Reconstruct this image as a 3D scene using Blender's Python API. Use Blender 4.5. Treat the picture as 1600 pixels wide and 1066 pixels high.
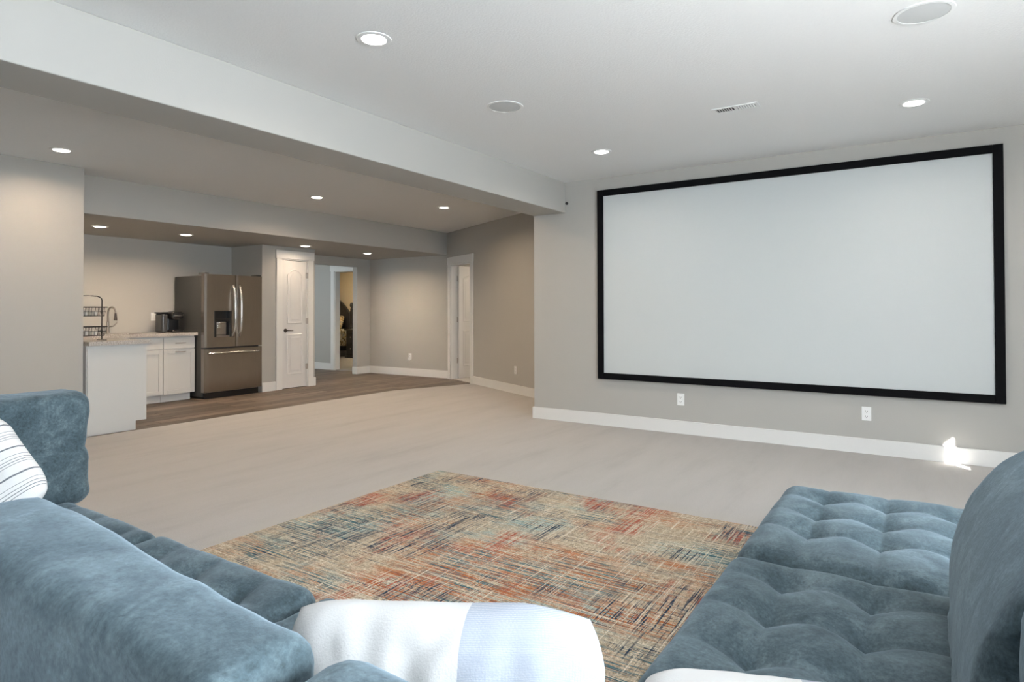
import bpy, bmesh, math, random
from mathutils import Vector, Matrix, noise

random.seed(7)
scene = bpy.context.scene
for o in list(bpy.data.objects):
    bpy.data.objects.remove(o, do_unlink=True)
COL = scene.collection

# ------------------------------------------------------------------ camera
F_PX, CY, YAW, PITCH, ROLL, EYE = 976.87, 472.69, -0.577666, 0.0123728, -0.0023087, 1.225
cam_d = bpy.data.cameras.new('camera')
cam = bpy.data.objects.new('camera', cam_d)
COL.objects.link(cam)
fwd = Vector((math.sin(YAW) * math.cos(PITCH), math.cos(YAW) * math.cos(PITCH), math.sin(PITCH)))
rgt = Vector((math.cos(YAW), -math.sin(YAW), 0))
upv = rgt.cross(fwd)
r2 = rgt * math.cos(ROLL) + upv * math.sin(ROLL)
u2 = -rgt * math.sin(ROLL) + upv * math.cos(ROLL)
cam.matrix_world = Matrix(((r2.x, u2.x, -fwd.x, 0), (r2.y, u2.y, -fwd.y, 0), (r2.z, u2.z, -fwd.z, EYE), (0, 0, 0, 1)))
cam_d.sensor_fit = 'HORIZONTAL'
cam_d.sensor_width = 36
cam_d.lens = F_PX / 1600 * 36
cam_d.shift_y = (CY - 533) / 1600
cam_d.clip_start = 0.02
scene.camera = cam

# ------------------------------------------------------------------ world, sun, window daylight, exposure
world = bpy.data.worlds.new('world')
scene.world = world
world.use_nodes = True
bg = world.node_tree.nodes['Background']
bg.inputs['Color'].default_value = (0.62, 0.78, 1.0, 1)
bg.inputs['Strength'].default_value = 1.5


def lamp(name, kind, energy, color, loc, rot=(0, 0, 0), **kw):
    d = bpy.data.lights.new(name, kind)
    d.energy = energy
    d.color = color
    for k, v in kw.items():
        setattr(d, k, v)
    o = bpy.data.objects.new(name, d)
    o.location = loc
    o.rotation_euler = rot
    COL.objects.link(o)
    return o


SUN_DIR = Vector((-0.6, 0.8, -math.tan(math.radians(30)))).normalized()
sun = lamp('sun', 'SUN', 300, (1, 0.97, 0.92), (6, -4, 6), angle=0.006)
sun.rotation_euler = SUN_DIR.to_track_quat('-Z', 'Y').to_euler()
# daylight entering through the big window in the right-hand wall
lamp('window_daylight', 'AREA', 340, (0.85, 0.935, 1.0), (2.17, 0.6, 1.5), (0, math.radians(90), 0),
     shape='RECTANGLE', size=1.4, size_y=2.4)
# daylight from the side hall's unseen window, then the warm bedroom ceiling light
lamp('hall_daylight', 'AREA', 26, (0.86, 0.96, 1.0), (-10.9, 6.35, 1.5), (math.radians(-90), 0, math.radians(180)),
     shape='RECTANGLE', size=1.2, size_y=1.2)
lamp('bedroom_lamp', 'AREA', 40, (1.0, 0.80, 0.52), (-12.0, 10.3, 2.5), (0, 0, 0), shape='DISK', size=0.5)
lamp('side_room_fill', 'AREA', 45, (1.0, 0.84, 0.66), (-5.6, 9.9, 2.5), (0, 0, 0), shape='DISK', size=0.4)  # unseen fill added to brighten the open door leaf

vs = scene.view_settings
vs.view_transform = 'Standard'
vs.look = 'None'
vs.gamma = 1
vs.use_curve_mapping = False
vs.exposure = 0.0


# ------------------------------------------------------------------ materials
def new_mat(name):
    m = bpy.data.materials.new(name)
    m.use_nodes = True
    nt = m.node_tree
    return m, nt, nt.nodes['Principled BSDF']


def N(nt, t, **kw):
    n = nt.nodes.new(t)
    for k, v in kw.items():
        if k in n.inputs.keys():
            n.inputs[k].default_value = v
        else:
            setattr(n, k, v)
    return n


def plain(name, col, rough=0.5, metal=0.0, noise_amt=0.0, scale=40.0, bump=0.0, bump_scale=200.0, spec=None, sheen=0.0):
    m, nt, b = new_mat(name)
    b.inputs['Base Color'].default_value = (*col, 1)
    b.inputs['Roughness'].default_value = rough
    b.inputs['Metallic'].default_value = metal
    if spec is not None:
        b.inputs['Specular IOR Level'].default_value = spec
    if sheen:
        b.inputs['Sheen Weight'].default_value = sheen
        b.inputs['Sheen Roughness'].default_value = 0.4
    tc = N(nt, 'ShaderNodeTexCoord')
    nz = N(nt, 'ShaderNodeTexNoise', Scale=scale, Detail=4.0)
    nt.links.new(tc.outputs['Object'], nz.inputs['Vector'])
    mix = N(nt, 'ShaderNodeMix', data_type='RGBA')
    a = max(noise_amt, 0.01)
    mix.inputs[6].default_value = (*[c * (1 - a) for c in col], 1)
    mix.inputs[7].default_value = (*[min(1, c * (1 + a)) for c in col], 1)
    nt.links.new(nz.outputs['Fac'], mix.inputs[0])
    nt.links.new(mix.outputs[2], b.inputs['Base Color'])
    if bump:
        nb = N(nt, 'ShaderNodeTexNoise', Scale=bump_scale, Detail=3.0)
        nt.links.new(tc.outputs['Object'], nb.inputs['Vector'])
        bp = N(nt, 'ShaderNodeBump', Strength=bump, Distance=0.004)
        nt.links.new(nb.outputs['Fac'], bp.inputs['Height'])
        nt.links.new(bp.outputs['Normal'], b.inputs['Normal'])
    return m


def ramp(nt, stops, interp='LINEAR'):
    r = nt.nodes.new('ShaderNodeValToRGB')
    r.color_ramp.interpolation = interp
    els = r.color_ramp.elements
    while len(els) < len(stops):
        els.new(0.5)
    for e, (p, c) in zip(els, stops):
        e.position = p
        e.color = (*c, 1)
    return r


M = {}
M['wall'] = plain('wall_paint', (0.43, 0.42, 0.395), 0.75, noise_amt=0.02, scale=3, bump=0.12, bump_scale=120)
M['ceiling'] = plain('ceiling_paint', (0.85, 0.85, 0.845), 0.85, noise_amt=0.02, scale=60, bump=0.5, bump_scale=90)
M['trim'] = plain('white_trim', (0.74, 0.735, 0.72), 0.4)
M['door'] = plain('door_paint', (0.70, 0.69, 0.685), 0.42)
M['cabinet'] = plain('cabinet_paint', (0.60, 0.605, 0.60), 0.4)
M['black'] = plain('black_velvet_frame', (0.004, 0.004, 0.005), 0.8, spec=0.1)
M['screen'] = plain('screen_fabric', (0.56, 0.59, 0.595), 0.9, spec=0.1)
M['plate'] = plain('white_plastic', (0.85, 0.85, 0.84), 0.35)
M['slot'] = plain('dark_slot', (0.03, 0.03, 0.03), 0.6)
M['grille'] = plain('speaker_grille', (0.60, 0.615, 0.615), 0.7, noise_amt=0.1, scale=900, bump=0.3, bump_scale=900)
M['nickel'] = plain('brushed_nickel', (0.42, 0.39, 0.36), 0.35, 1.0)
M['bronze'] = plain('dark_bronze', (0.10, 0.085, 0.075), 0.4, 0.9)
M['chrome'] = plain('chrome', (0.72, 0.71, 0.69), 0.18, 1.0)
M['fridge_side'] = plain('fridge_side_paint', (0.045, 0.046, 0.046), 0.6, 0.0)
M['blackplastic'] = plain('black_plastic', (0.010, 0.010, 0.011), 0.28)
M['smoke'] = plain('smoked_tank', (0.045, 0.047, 0.05), 0.15)
M['wire'] = plain('black_wire', (0.012, 0.012, 0.012), 0.45)
M['bedwood'] = plain('dark_bed_wood', (0.022, 0.022, 0.024), 0.4, noise_amt=0.3, scale=12)
M['bedwall'] = plain('bedroom_paint', (0.62, 0.54, 0.40), 0.8)
M['podwhite'] = plain('pod_white', (0.7, 0.68, 0.64), 0.5)


def steel():
    m, nt, b = new_mat('stainless_steel')
    b.inputs['Metallic'].default_value = 1.0
    tc = N(nt, 'ShaderNodeTexCoord')
    mp = N(nt, 'ShaderNodeMapping')
    mp.inputs['Scale'].default_value = (400, 400, 3)
    nz = N(nt, 'ShaderNodeTexNoise', Scale=1.0, Detail=3.0)
    nt.links.new(tc.outputs['Object'], mp.inputs['Vector'])
    nt.links.new(mp.outputs['Vector'], nz.inputs['Vector'])
    r = ramp(nt, [(0.3, (0.31, 0.275, 0.24)), (0.7, (0.37, 0.33, 0.29))])
    nt.links.new(nz.outputs['Fac'], r.inputs['Fac'])
    nt.links.new(r.outputs['Color'], b.inputs['Base Color'])
    b.inputs['Roughness'].default_value = 0.26
    b.inputs['Anisotropic'].default_value = 0.5
    return m


def carpet():
    m, nt, b = new_mat('carpet')
    tc = N(nt, 'ShaderNodeTexCoord')
    fine = N(nt, 'ShaderNodeTexNoise', Scale=260.0, Detail=4.0)
    nt.links.new(tc.outputs['Object'], fine.inputs['Vector'])
    mp = N(nt, 'ShaderNodeMapping')
    mp.inputs['Scale'].default_value = (2.6, 0.45, 1)
    mp.inputs['Rotation'].default_value = (0, 0, math.radians(12))
    vac = N(nt, 'ShaderNodeTexNoise', Scale=1.6, Detail=5.0, Roughness=0.65)
    nt.links.new(tc.outputs['Object'], mp.inputs['Vector'])
    nt.links.new(mp.outputs['Vector'], vac.inputs['Vector'])
    r1 = ramp(nt, [(0.30, (0.37, 0.352, 0.335)), (0.46, (0.405, 0.388, 0.370)), (0.66, (0.425, 0.408, 0.390))])
    nt.links.new(vac.outputs['Fac'], r1.inputs['Fac'])
    r2_ = ramp(nt, [(0.3, (0.82, 0.82, 0.82)), (0.7, (1.1, 1.1, 1.1))])
    nt.links.new(fine.outputs['Fac'], r2_.inputs['Fac'])
    mul = N(nt, 'ShaderNodeMix', data_type='RGBA', blend_type='MULTIPLY')
    mul.inputs[0].default_value = 1.0
    nt.links.new(r1.outputs['Color'], mul.inputs[6])
    nt.links.new(r2_.outputs['Color'], mul.inputs[7])
    nt.links.new(mul.outputs[2], b.inputs['Base Color'])
    b.inputs['Roughness'].default_value = 0.95
    b.inputs['Specular IOR Level'].default_value = 0.1
    b.inputs['Sheen Weight'].default_value = 0.15
    bp = N(nt, 'ShaderNodeBump', Strength=0.35, Distance=0.006)
    nt.links.new(fine.outputs['Fac'], bp.inputs['Height'])
    nt.links.new(bp.outputs['Normal'], b.inputs['Normal'])
    return m


def wood_floor():
    m, nt, b = new_mat('wood_plank')
    tc = N(nt, 'ShaderNodeTexCoord')
    oi = N(nt, 'ShaderNodeObjectInfo')
    mp = N(nt, 'ShaderNodeMapping')
    mp.inputs['Scale'].default_value = (26, 1.6, 1)
    add = N(nt, 'ShaderNodeVectorMath', operation='ADD')
    mulv = N(nt, 'ShaderNodeVectorMath', operation='SCALE')
    mulv.inputs[0].default_value = (3.1, 17.0, 5.0)
    nt.links.new(oi.outputs['Random'], mulv.inputs['Scale'])
    nt.links.new(tc.outputs['Object'], add.inputs[0])
    nt.links.new(mulv.outputs[0], add.inputs[1])
    nt.links.new(add.outputs[0], mp.inputs['Vector'])
    nz = N(nt, 'ShaderNodeTexNoise', Scale=1.0, Detail=6.0, Roughness=0.6)
    nt.links.new(mp.outputs['Vector'], nz.inputs['Vector'])
    r = ramp(nt, [(0.3, (0.060, 0.042, 0.031)), (0.5, (0.115, 0.087, 0.068)), (0.72, (0.175, 0.140, 0.113))])
    nt.links.new(nz.outputs['Fac'], r.inputs['Fac'])
    hs = N(nt, 'ShaderNodeHueSaturation')
    mr = N(nt, 'ShaderNodeMapRange')
    mr.inputs['To Min'].default_value = 0.6
    mr.inputs['To Max'].default_value = 1.4
    nt.links.new(oi.outputs['Random'], mr.inputs['Value'])
    nt.links.new(mr.outputs[0], hs.inputs['Value'])
    nt.links.new(r.outputs['Color'], hs.inputs['Color'])
    nt.links.new(hs.outputs['Color'], b.inputs['Base Color'])
    b.inputs['Roughness'].default_value = 0.5
    return m


def velvet():
    m, nt, b = new_mat('blue_grey_velvet')
    tc = N(nt, 'ShaderNodeTexCoord')
    big = N(nt, 'ShaderNodeTexNoise', Scale=6.5, Detail=8.0, Roughness=0.70, Distortion=0.9)
    fine = N(nt, 'ShaderNodeTexNoise', Scale=110.0, Detail=6.0, Roughness=0.7)
    for n in (big, fine):
        nt.links.new(tc.outputs['Object'], n.inputs['Vector'])
    r = ramp(nt, [(0.33, (0.032, 0.050, 0.060)), (0.50, (0.060, 0.087, 0.101)), (0.68, (0.112, 0.152, 0.171))])
    nt.links.new(big.outputs['Fac'], r.inputs['Fac'])
    rf = ramp(nt, [(0.3, (0.62, 0.62, 0.62)), (0.7, (1.38, 1.38, 1.38))])
    nt.links.new(fine.outputs['Fac'], rf.inputs['Fac'])
    mul = N(nt, 'ShaderNodeMix', data_type='RGBA', blend_type='MULTIPLY')
    mul.inputs[0].default_value = 1.0
    nt.links.new(r.outputs['Color'], mul.inputs[6])
    nt.links.new(rf.outputs['Color'], mul.inputs[7])
    nt.links.new(mul.outputs[2], b.inputs['Base Color'])
    b.inputs['Roughness'].default_value = 0.85
    b.inputs['Specular IOR Level'].default_value = 0.15
    b.inputs['Sheen Weight'].default_value = 0.28
    b.inputs['Sheen Roughness'].default_value = 0.45
    b.inputs['Sheen Tint'].default_value = (0.62, 0.78, 0.92, 1)
    bp = N(nt, 'ShaderNodeBump', Strength=0.25, Distance=0.003)
    nt.links.new(fine.outputs['Fac'], bp.inputs['Height'])
    nt.links.new(bp.outputs['Normal'], b.inputs['Normal'])
    return m


def linen(name, kind):
    """kind: 'block' = white with a pale blue-grey block, 'stripe' = thin grey stripes."""
    m, nt, b = new_mat(name)
    tc = N(nt, 'ShaderNodeTexCoord')
    sep = N(nt, 'ShaderNodeSeparateXYZ')
    nt.links.new(tc.outputs['Object'], sep.inputs[0])
    fine = N(nt, 'ShaderNodeTexNoise', Scale=320.0, Detail=2.0)
    nt.links.new(tc.outputs['Object'], fine.inputs['Vector'])
    mix = N(nt, 'ShaderNodeMix', data_type='RGBA')
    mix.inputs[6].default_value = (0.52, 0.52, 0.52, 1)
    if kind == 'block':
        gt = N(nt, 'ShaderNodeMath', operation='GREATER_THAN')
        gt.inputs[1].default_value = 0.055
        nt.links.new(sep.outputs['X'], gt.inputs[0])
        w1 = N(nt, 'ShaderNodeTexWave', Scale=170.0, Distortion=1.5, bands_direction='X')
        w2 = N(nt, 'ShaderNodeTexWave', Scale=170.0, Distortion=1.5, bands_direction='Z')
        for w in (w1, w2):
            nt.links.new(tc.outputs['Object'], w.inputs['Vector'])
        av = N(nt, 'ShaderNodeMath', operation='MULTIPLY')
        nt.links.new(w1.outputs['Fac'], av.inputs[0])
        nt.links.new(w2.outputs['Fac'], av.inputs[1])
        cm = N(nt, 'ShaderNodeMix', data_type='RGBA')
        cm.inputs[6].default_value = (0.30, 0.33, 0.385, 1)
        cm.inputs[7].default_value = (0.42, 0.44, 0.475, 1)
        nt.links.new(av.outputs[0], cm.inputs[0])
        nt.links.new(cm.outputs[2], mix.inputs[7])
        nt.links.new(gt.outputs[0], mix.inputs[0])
    else:
        mix.inputs[7].default_value = (0.17, 0.18, 0.20, 1)
        # a repeat of one wide and three thin stripes
        sc = N(nt, 'ShaderNodeMath', operation='MULTIPLY')
        sc.inputs[1].default_value = 1 / 0.105
        add = N(nt, 'ShaderNodeMath', operation='ADD')
        add.inputs[1].default_value = 10.0
        fr = N(nt, 'ShaderNodeMath', operation='FRACT')
        nt.links.new(sep.outputs['Z'], sc.inputs[0])
        nt.links.new(sc.outputs[0], add.inputs[0])
        nt.links.new(add.outputs[0], fr.inputs[0])
        W = (0.62, 0.62, 0.615)
        G = (0.14, 0.15, 0.17)
        r = ramp(nt, [(0.0, W), (0.10, G), (0.16, W), (0.48, G), (0.50, W), (0.57, G), (0.59, W), (0.67, G), (0.69, W),
                      (0.80, G), (0.815, W)], 'CONSTANT')
        nt.links.new(fr.outputs[0], r.inputs['Fac'])
        mix.inputs[0].default_value = 1.0
        nt.links.new(r.outputs['Color'], mix.inputs[7])
    nt.links.new(mix.outputs[2], b.inputs['Base Color'])
    b.inputs['Roughness'].default_value = 0.9
    b.inputs['Specular IOR Level'].default_value = 0.1
    bp = N(nt, 'ShaderNodeBump', Strength=0.3, Distance=0.002)
    nt.links.new(fine.outputs['Fac'], bp.inputs['Height'])
    nt.links.new(bp.outputs['Normal'], b.inputs['Normal'])
    return m


def rug_mat():
    m, nt, b = new_mat('distressed_rug')
    tc = N(nt, 'ShaderNodeTexCoord')

    def nz(sx, sy, scale, detail=3.0, off=0.0, rough=0.55):
        mp = N(nt, 'ShaderNodeMapping')
        mp.inputs['Scale'].default_value = (sx, sy, 1)
        mp.inputs['Location'].default_value = (off, off * 1.7, off)
        n = N(nt, 'ShaderNodeTexNoise', Scale=scale, Detail=detail, Roughness=rough)
        nt.links.new(tc.outputs['Object'], mp.inputs['Vector'])
        nt.links.new(mp.outputs['Vector'], n.inputs['Vector'])
        return n

    def mixc(fac, a, bb, mode='MIX'):
        x = N(nt, 'ShaderNodeMix', data_type='RGBA', blend_type=mode)
        for s, v in ((0, fac), (6, a), (7, bb)):
            if isinstance(v, (int, float)):
                x.inputs[s].default_value = v
            elif isinstance(v, tuple):
                x.inputs[s].default_value = (*v, 1)
            else:
                nt.links.new(v, x.inputs[s])
        return x.outputs[2]

    def mask(n, lo, hi):
        r = ramp(nt, [(lo, (0, 0, 0)), (hi, (1, 1, 1))])
        nt.links.new(n.outputs['Fac'], r.inputs['Fac'])
        return r.outputs['Color']

    def mul(a, bb):
        x = N(nt, 'ShaderNodeMath', operation='MULTIPLY')
        nt.links.new(a, x.inputs[0])
        nt.links.new(bb, x.inputs[1])
        return x.outputs[0]

    CREAM, TAN = (0.52, 0.44, 0.33), (0.36, 0.29, 0.21)
    RUST, RED, TEAL, NAVY, AQUA = (0.40, 0.135, 0.05), (0.36, 0.085, 0.05), (0.06, 0.135, 0.16), (0.025, 0.045, 0.075), (0.30, 0.40, 0.38)
    base = mixc(mask(nz(1, 1, 60.0, 3.0, 1.0), 0.4, 0.6), CREAM, TAN)
    base = mixc(mul(mask(nz(1, 1, 1.7, 4.0, 9.0), 0.50, 0.60), mask(nz(3, 40, 2.0, 4.0, 5.0), 0.42, 0.56)), base, AQUA)
    # rust regions broken into threads running along x
    base = mixc(mul(mask(nz(1, 1.5, 1.5, 4.0, 3.0), 0.46, 0.60), mask(nz(2.6, 75, 1.6, 4.0, 11.0), 0.46, 0.54)), base, RUST)
    base = mixc(mul(mask(nz(1.3, 1, 1.9, 3.0, 21.0), 0.54, 0.64), mask(nz(75, 2.6, 1.5, 4.0, 31.0), 0.47, 0.55)), base, RED)
    # teal and navy threads both ways
    base = mixc(mul(mask(nz(1, 1, 2.1, 4.0, 41.0), 0.49, 0.60), mask(nz(2.6, 80, 1.7, 4.0, 51.0), 0.51, 0.57)), base, TEAL)
    base = mixc(mul(mask(nz(1, 1, 2.4, 4.0, 61.0), 0.50, 0.60), mask(nz(80, 2.6, 1.7, 4.0, 71.0), 0.52, 0.57)), base, NAVY)
    base = mixc(mask(nz(2.2, 90, 1.7, 5.0, 81.0), 0.60, 0.65), base, NAVY)
    base = mixc(mask(nz(90, 1.8, 1.6, 5.0, 91.0), 0.59, 0.65), base, (0.60, 0.53, 0.43))
    base = mixc(mask(nz(1.8, 90, 1.6, 5.0, 101.0), 0.59, 0.65), base, (0.60, 0.53, 0.42))
    # knots
    kn = nz(1, 1, 210.0, 2.0, 7.0)
    rk = ramp(nt, [(0.3, (0.55, 0.55, 0.55)), (0.7, (1.35, 1.35, 1.35))])
    nt.links.new(kn.outputs['Fac'], rk.inputs['Fac'])
    base = mixc(1.0, base, rk.outputs['Color'], 'MULTIPLY')
    nt.links.new(base, b.inputs['Base Color'])
    b.inputs['Roughness'].default_value = 0.95
    b.inputs['Specular IOR Level'].default_value = 0.05
    bp = N(nt, 'ShaderNodeBump', Strength=0.5, Distance=0.004)
    nt.links.new(kn.outputs['Fac'], bp.inputs['Height'])
    nt.links.new(bp.outputs['Normal'], b.inputs['Normal'])
    return m


def granite():
    m, nt, b = new_mat('granite')
    tc = N(nt, 'ShaderNodeTexCoord')
    nz = N(nt, 'ShaderNodeTexNoise', Scale=90.0, Detail=5.0, Roughness=0.7)
    nt.links.new(tc.outputs['Object'], nz.inputs['Vector'])
    r = ramp(nt, [(0.32, (0.16, 0.145, 0.13)), (0.48, (0.42, 0.39, 0.36)), (0.66, (0.60, 0.57, 0.54))])
    nt.links.new(nz.outputs['Fac'], r.inputs['Fac'])
    nt.links.new(r.outputs['Color'], b.inputs['Base Color'])
    b.inputs['Roughness'].default_value = 0.18
    return m


def quilt():
    m, nt, b = new_mat('floral_quilt')
    tc = N(nt, 'ShaderNodeTexCoord')
    nz = N(nt, 'ShaderNodeTexNoise', Scale=9.0, Detail=3.0, Distortion=1.5)
    nt.links.new(tc.outputs['Object'], nz.inputs['Vector'])
    r = ramp(nt, [(0.38, (0.10, 0.08, 0.05)), (0.46, (0.50, 0.36, 0.16)), (0.54, (0.60, 0.55, 0.45)), (0.66, (0.30, 0.28, 0.22))])
    nt.links.new(nz.outputs['Fac'], r.inputs['Fac'])
    nt.links.new(r.outputs['Color'], b.inputs['Base Color'])
    b.inputs['Roughness'].default_value = 0.9
    return m


def emitter(name, col, strength):
    m, nt, b = new_mat(name)
    b.inputs['Base Color'].default_value = (0.9, 0.9, 0.9, 1)
    b.inputs['Emission Color'].default_value = (*col, 1)
    b.inputs['Emission Strength'].default_value = strength
    return m


def glass():
    m, nt, b = new_mat('window_glass')
    out = nt.nodes['Material Output']
    tr = N(nt, 'ShaderNodeBsdfTransparent')
    gl = N(nt, 'ShaderNodeBsdfGlossy', Roughness=0.02)
    mx = N(nt, 'ShaderNodeMixShader')
    mx.inputs[0].default_value = 0.06
    nt.links.new(tr.outputs[0], mx.inputs[1])
    nt.links.new(gl.outputs[0], mx.inputs[2])
    nt.links.new(mx.outputs[0], out.inputs['Surface'])
    return m


M['steel'] = steel()
M['carpet'] = carpet()
M['wood'] = wood_floor()
M['velvet'] = velvet()
M['linen_block'] = linen('linen_block', 'block')
M['linen_stripe'] = linen('linen_stripe', 'stripe')
M['rug'] = rug_mat()
M['granite'] = granite()
M['quilt'] = quilt()
M['lens_cool'] = emitter('lamp_lens_white', (1.0, 0.96, 0.90), 14)
M['lens_warm'] = emitter('lamp_lens_warm', (1.0, 0.90, 0.76), 14)
M['glass'] = glass()


# ------------------------------------------------------------------ mesh helpers
def tag(o, label=None, cat=None, group=None, kind=None):
    if label:
        o['label'] = label
    if cat:
        o['category'] = cat
    if group:
        o['group'] = group
    if kind:
        o['kind'] = kind
    return o


def link(o, parent=None):
    COL.objects.link(o)
    if parent is not None:
        o.parent = parent
        mp = Matrix.Identity(4)
        p = parent
        chain = []
        while p is not None:
            chain.append(p)
            p = p.parent
        w = Matrix.Identity(4)
        for q in reversed(chain):
            w = w @ q.matrix_parent_inverse @ q.matrix_basis
        o.matrix_parent_inverse = w.inverted()
    return o


def empty(name, loc, label, cat, group=None, kind=None):
    o = bpy.data.objects.new(name, None)
    o.location = loc
    o.empty_display_size = 0.1
    COL.objects.link(o)
    return tag(o, label, cat, group, kind)


def finish(name, bm, mat, parent=None, smooth=False, bevel=0.0, segs=2, origin=None):
    bmesh.ops.recalc_face_normals(bm, faces=bm.faces)
    me = bpy.data.meshes.new(name)
    if origin is not None:
        bmesh.ops.translate(bm, verts=bm.verts, vec=-Vector(origin))
    bm.to_mesh(me)
    bm.free()
    me.materials.append(M[mat] if isinstance(mat, str) else mat)
    if smooth:
        for p in me.polygons:
            p.use_smooth = True
    o = bpy.data.objects.new(name, me)
    if origin is not None:
        o.location = origin
    link(o, parent)
    if bevel:
        md = o.modifiers.new('bevel', 'BEVEL')
        md.width = bevel
        md.segments = segs
        md.limit_method = 'ANGLE'
        md.angle_limit = math.radians(40)
    return o


def add_box(bm, x0, x1, y0, y1, z0, z1, mtx=None):
    vs_ = [Vector((x, y, z)) for x in (x0, x1) for y in (y0, y1) for z in (z0, z1)]
    if mtx is not None:
        vs_ = [mtx @ v for v in vs_]
    v = [bm.verts.new(p) for p in vs_]
    for f in ((0, 1, 3, 2), (4, 6, 7, 5), (0, 4, 5, 1), (2, 3, 7, 6), (0, 2, 6, 4), (1, 5, 7, 3)):
        bm.faces.new([v[i] for i in f])


def box(name, x0, x1, y0, y1, z0, z1, mat, parent=None, bevel=0.0, mtx=None, segs=2):
    bm = bmesh.new()
    add_box(bm, x0, x1, y0, y1, z0, z1, mtx)
    return finish(name, bm, mat, parent, bevel=bevel, segs=segs)


def boxes(name, lst, mat, parent=None, bevel=0.0, mtx=None):
    bm = bmesh.new()
    for b in lst:
        add_box(bm, *b, mtx)
    return finish(name, bm, mat, parent, bevel=bevel)


def add_tube(bm, pts, r, seg=10, closed=False):
    pts = [Vector(p) for p in pts]
    n = len(pts)
    rings = []
    prev_n = None
    for i, p in enumerate(pts):
        if closed:
            t = (pts[(i + 1) % n] - pts[i - 1]).normalized()
        else:
            t = (pts[min(i + 1, n - 1)] - pts[max(i - 1, 0)]).normalized()
        if prev_n is None:
            a = Vector((0, 0, 1)) if abs(t.z) < 0.9 else Vector((1, 0, 0))
            nn = (a - t * a.dot(t)).normalized()
        else:
            nn = (prev_n - t * prev_n.dot(t)).normalized()
        prev_n = nn
        bb = t.cross(nn)
        rad = r[i] if isinstance(r, (list, tuple)) else r
        rings.append([bm.verts.new(p + (nn * math.cos(2 * math.pi * k / seg) + bb * math.sin(2 * math.pi * k / seg)) * rad)
                      for k in range(seg)])
    m = n if closed else n - 1
    for i in range(m):
        a, c = rings[i], rings[(i + 1) % n]
        for k in range(seg):
            bm.faces.new((a[k], a[(k + 1) % seg], c[(k + 1) % seg], c[k]))
    if not closed:
        bm.faces.new(rings[0][::-1])
        bm.faces.new(rings[-1])


def tube(name, pts, r, mat, parent=None, seg=10, closed=False):
    bm = bmesh.new()
    add_tube(bm, pts, r, seg, closed)
    return finish(name, bm, mat, parent, smooth=True)


def add_lathe(bm, prof, c, seg=40, axis='z'):
    """prof: list of (radius, height); revolve about the axis through c."""
    rings = []
    for r, h in prof:
        ring = []
        for k in range(seg):
            a = 2 * math.pi * k / seg
            if axis == 'z':
                p = Vector((r * math.cos(a), r * math.sin(a), h))
            elif axis == 'x':
                p = Vector((h, r * math.cos(a), r * math.sin(a)))
            else:
                p = Vector((r * math.cos(a), h, r * math.sin(a)))
            ring.append(bm.verts.new(p + Vector(c)))
        rings.append(ring)
    for a, b in zip(rings, rings[1:]):
        for k in range(seg):
            bm.faces.new((a[k], a[(k + 1) % seg], b[(k + 1) % seg], b[k]))
    if prof[0][0] > 1e-4:
        bm.faces.new(rings[0])
    if prof[-1][0] > 1e-4:
        bm.faces.new(rings[-1])
    bmesh.ops.remove_doubles(bm, verts=bm.verts, dist=1e-5)


def lathe(name, prof, c, mat, parent=None, seg=40, axis='z', smooth=True):
    bm = bmesh.new()
    add_lathe(bm, prof, c, seg, axis)
    o = finish(name, bm, mat, parent, smooth=smooth)
    if smooth:
        md = o.modifiers.new('edge', 'EDGE_SPLIT')
        md.split_angle = math.radians(50)
    return o


def prism(name, poly, z0, z1, mat, parent=None, bevel=0.0):
    bm = bmesh.new()
    a = [bm.verts.new((x, y, z0)) for x, y in poly]
    b = [bm.verts.new((x, y, z1)) for x, y in poly]
    n = len(poly)
    bm.faces.new(a[::-1])
    bm.faces.new(b)
    for i in range(n):
        bm.faces.new((a[i], a[(i + 1) % n], b[(i + 1) % n], b[i]))
    return finish(name, bm, mat, parent, bevel=bevel)


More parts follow.
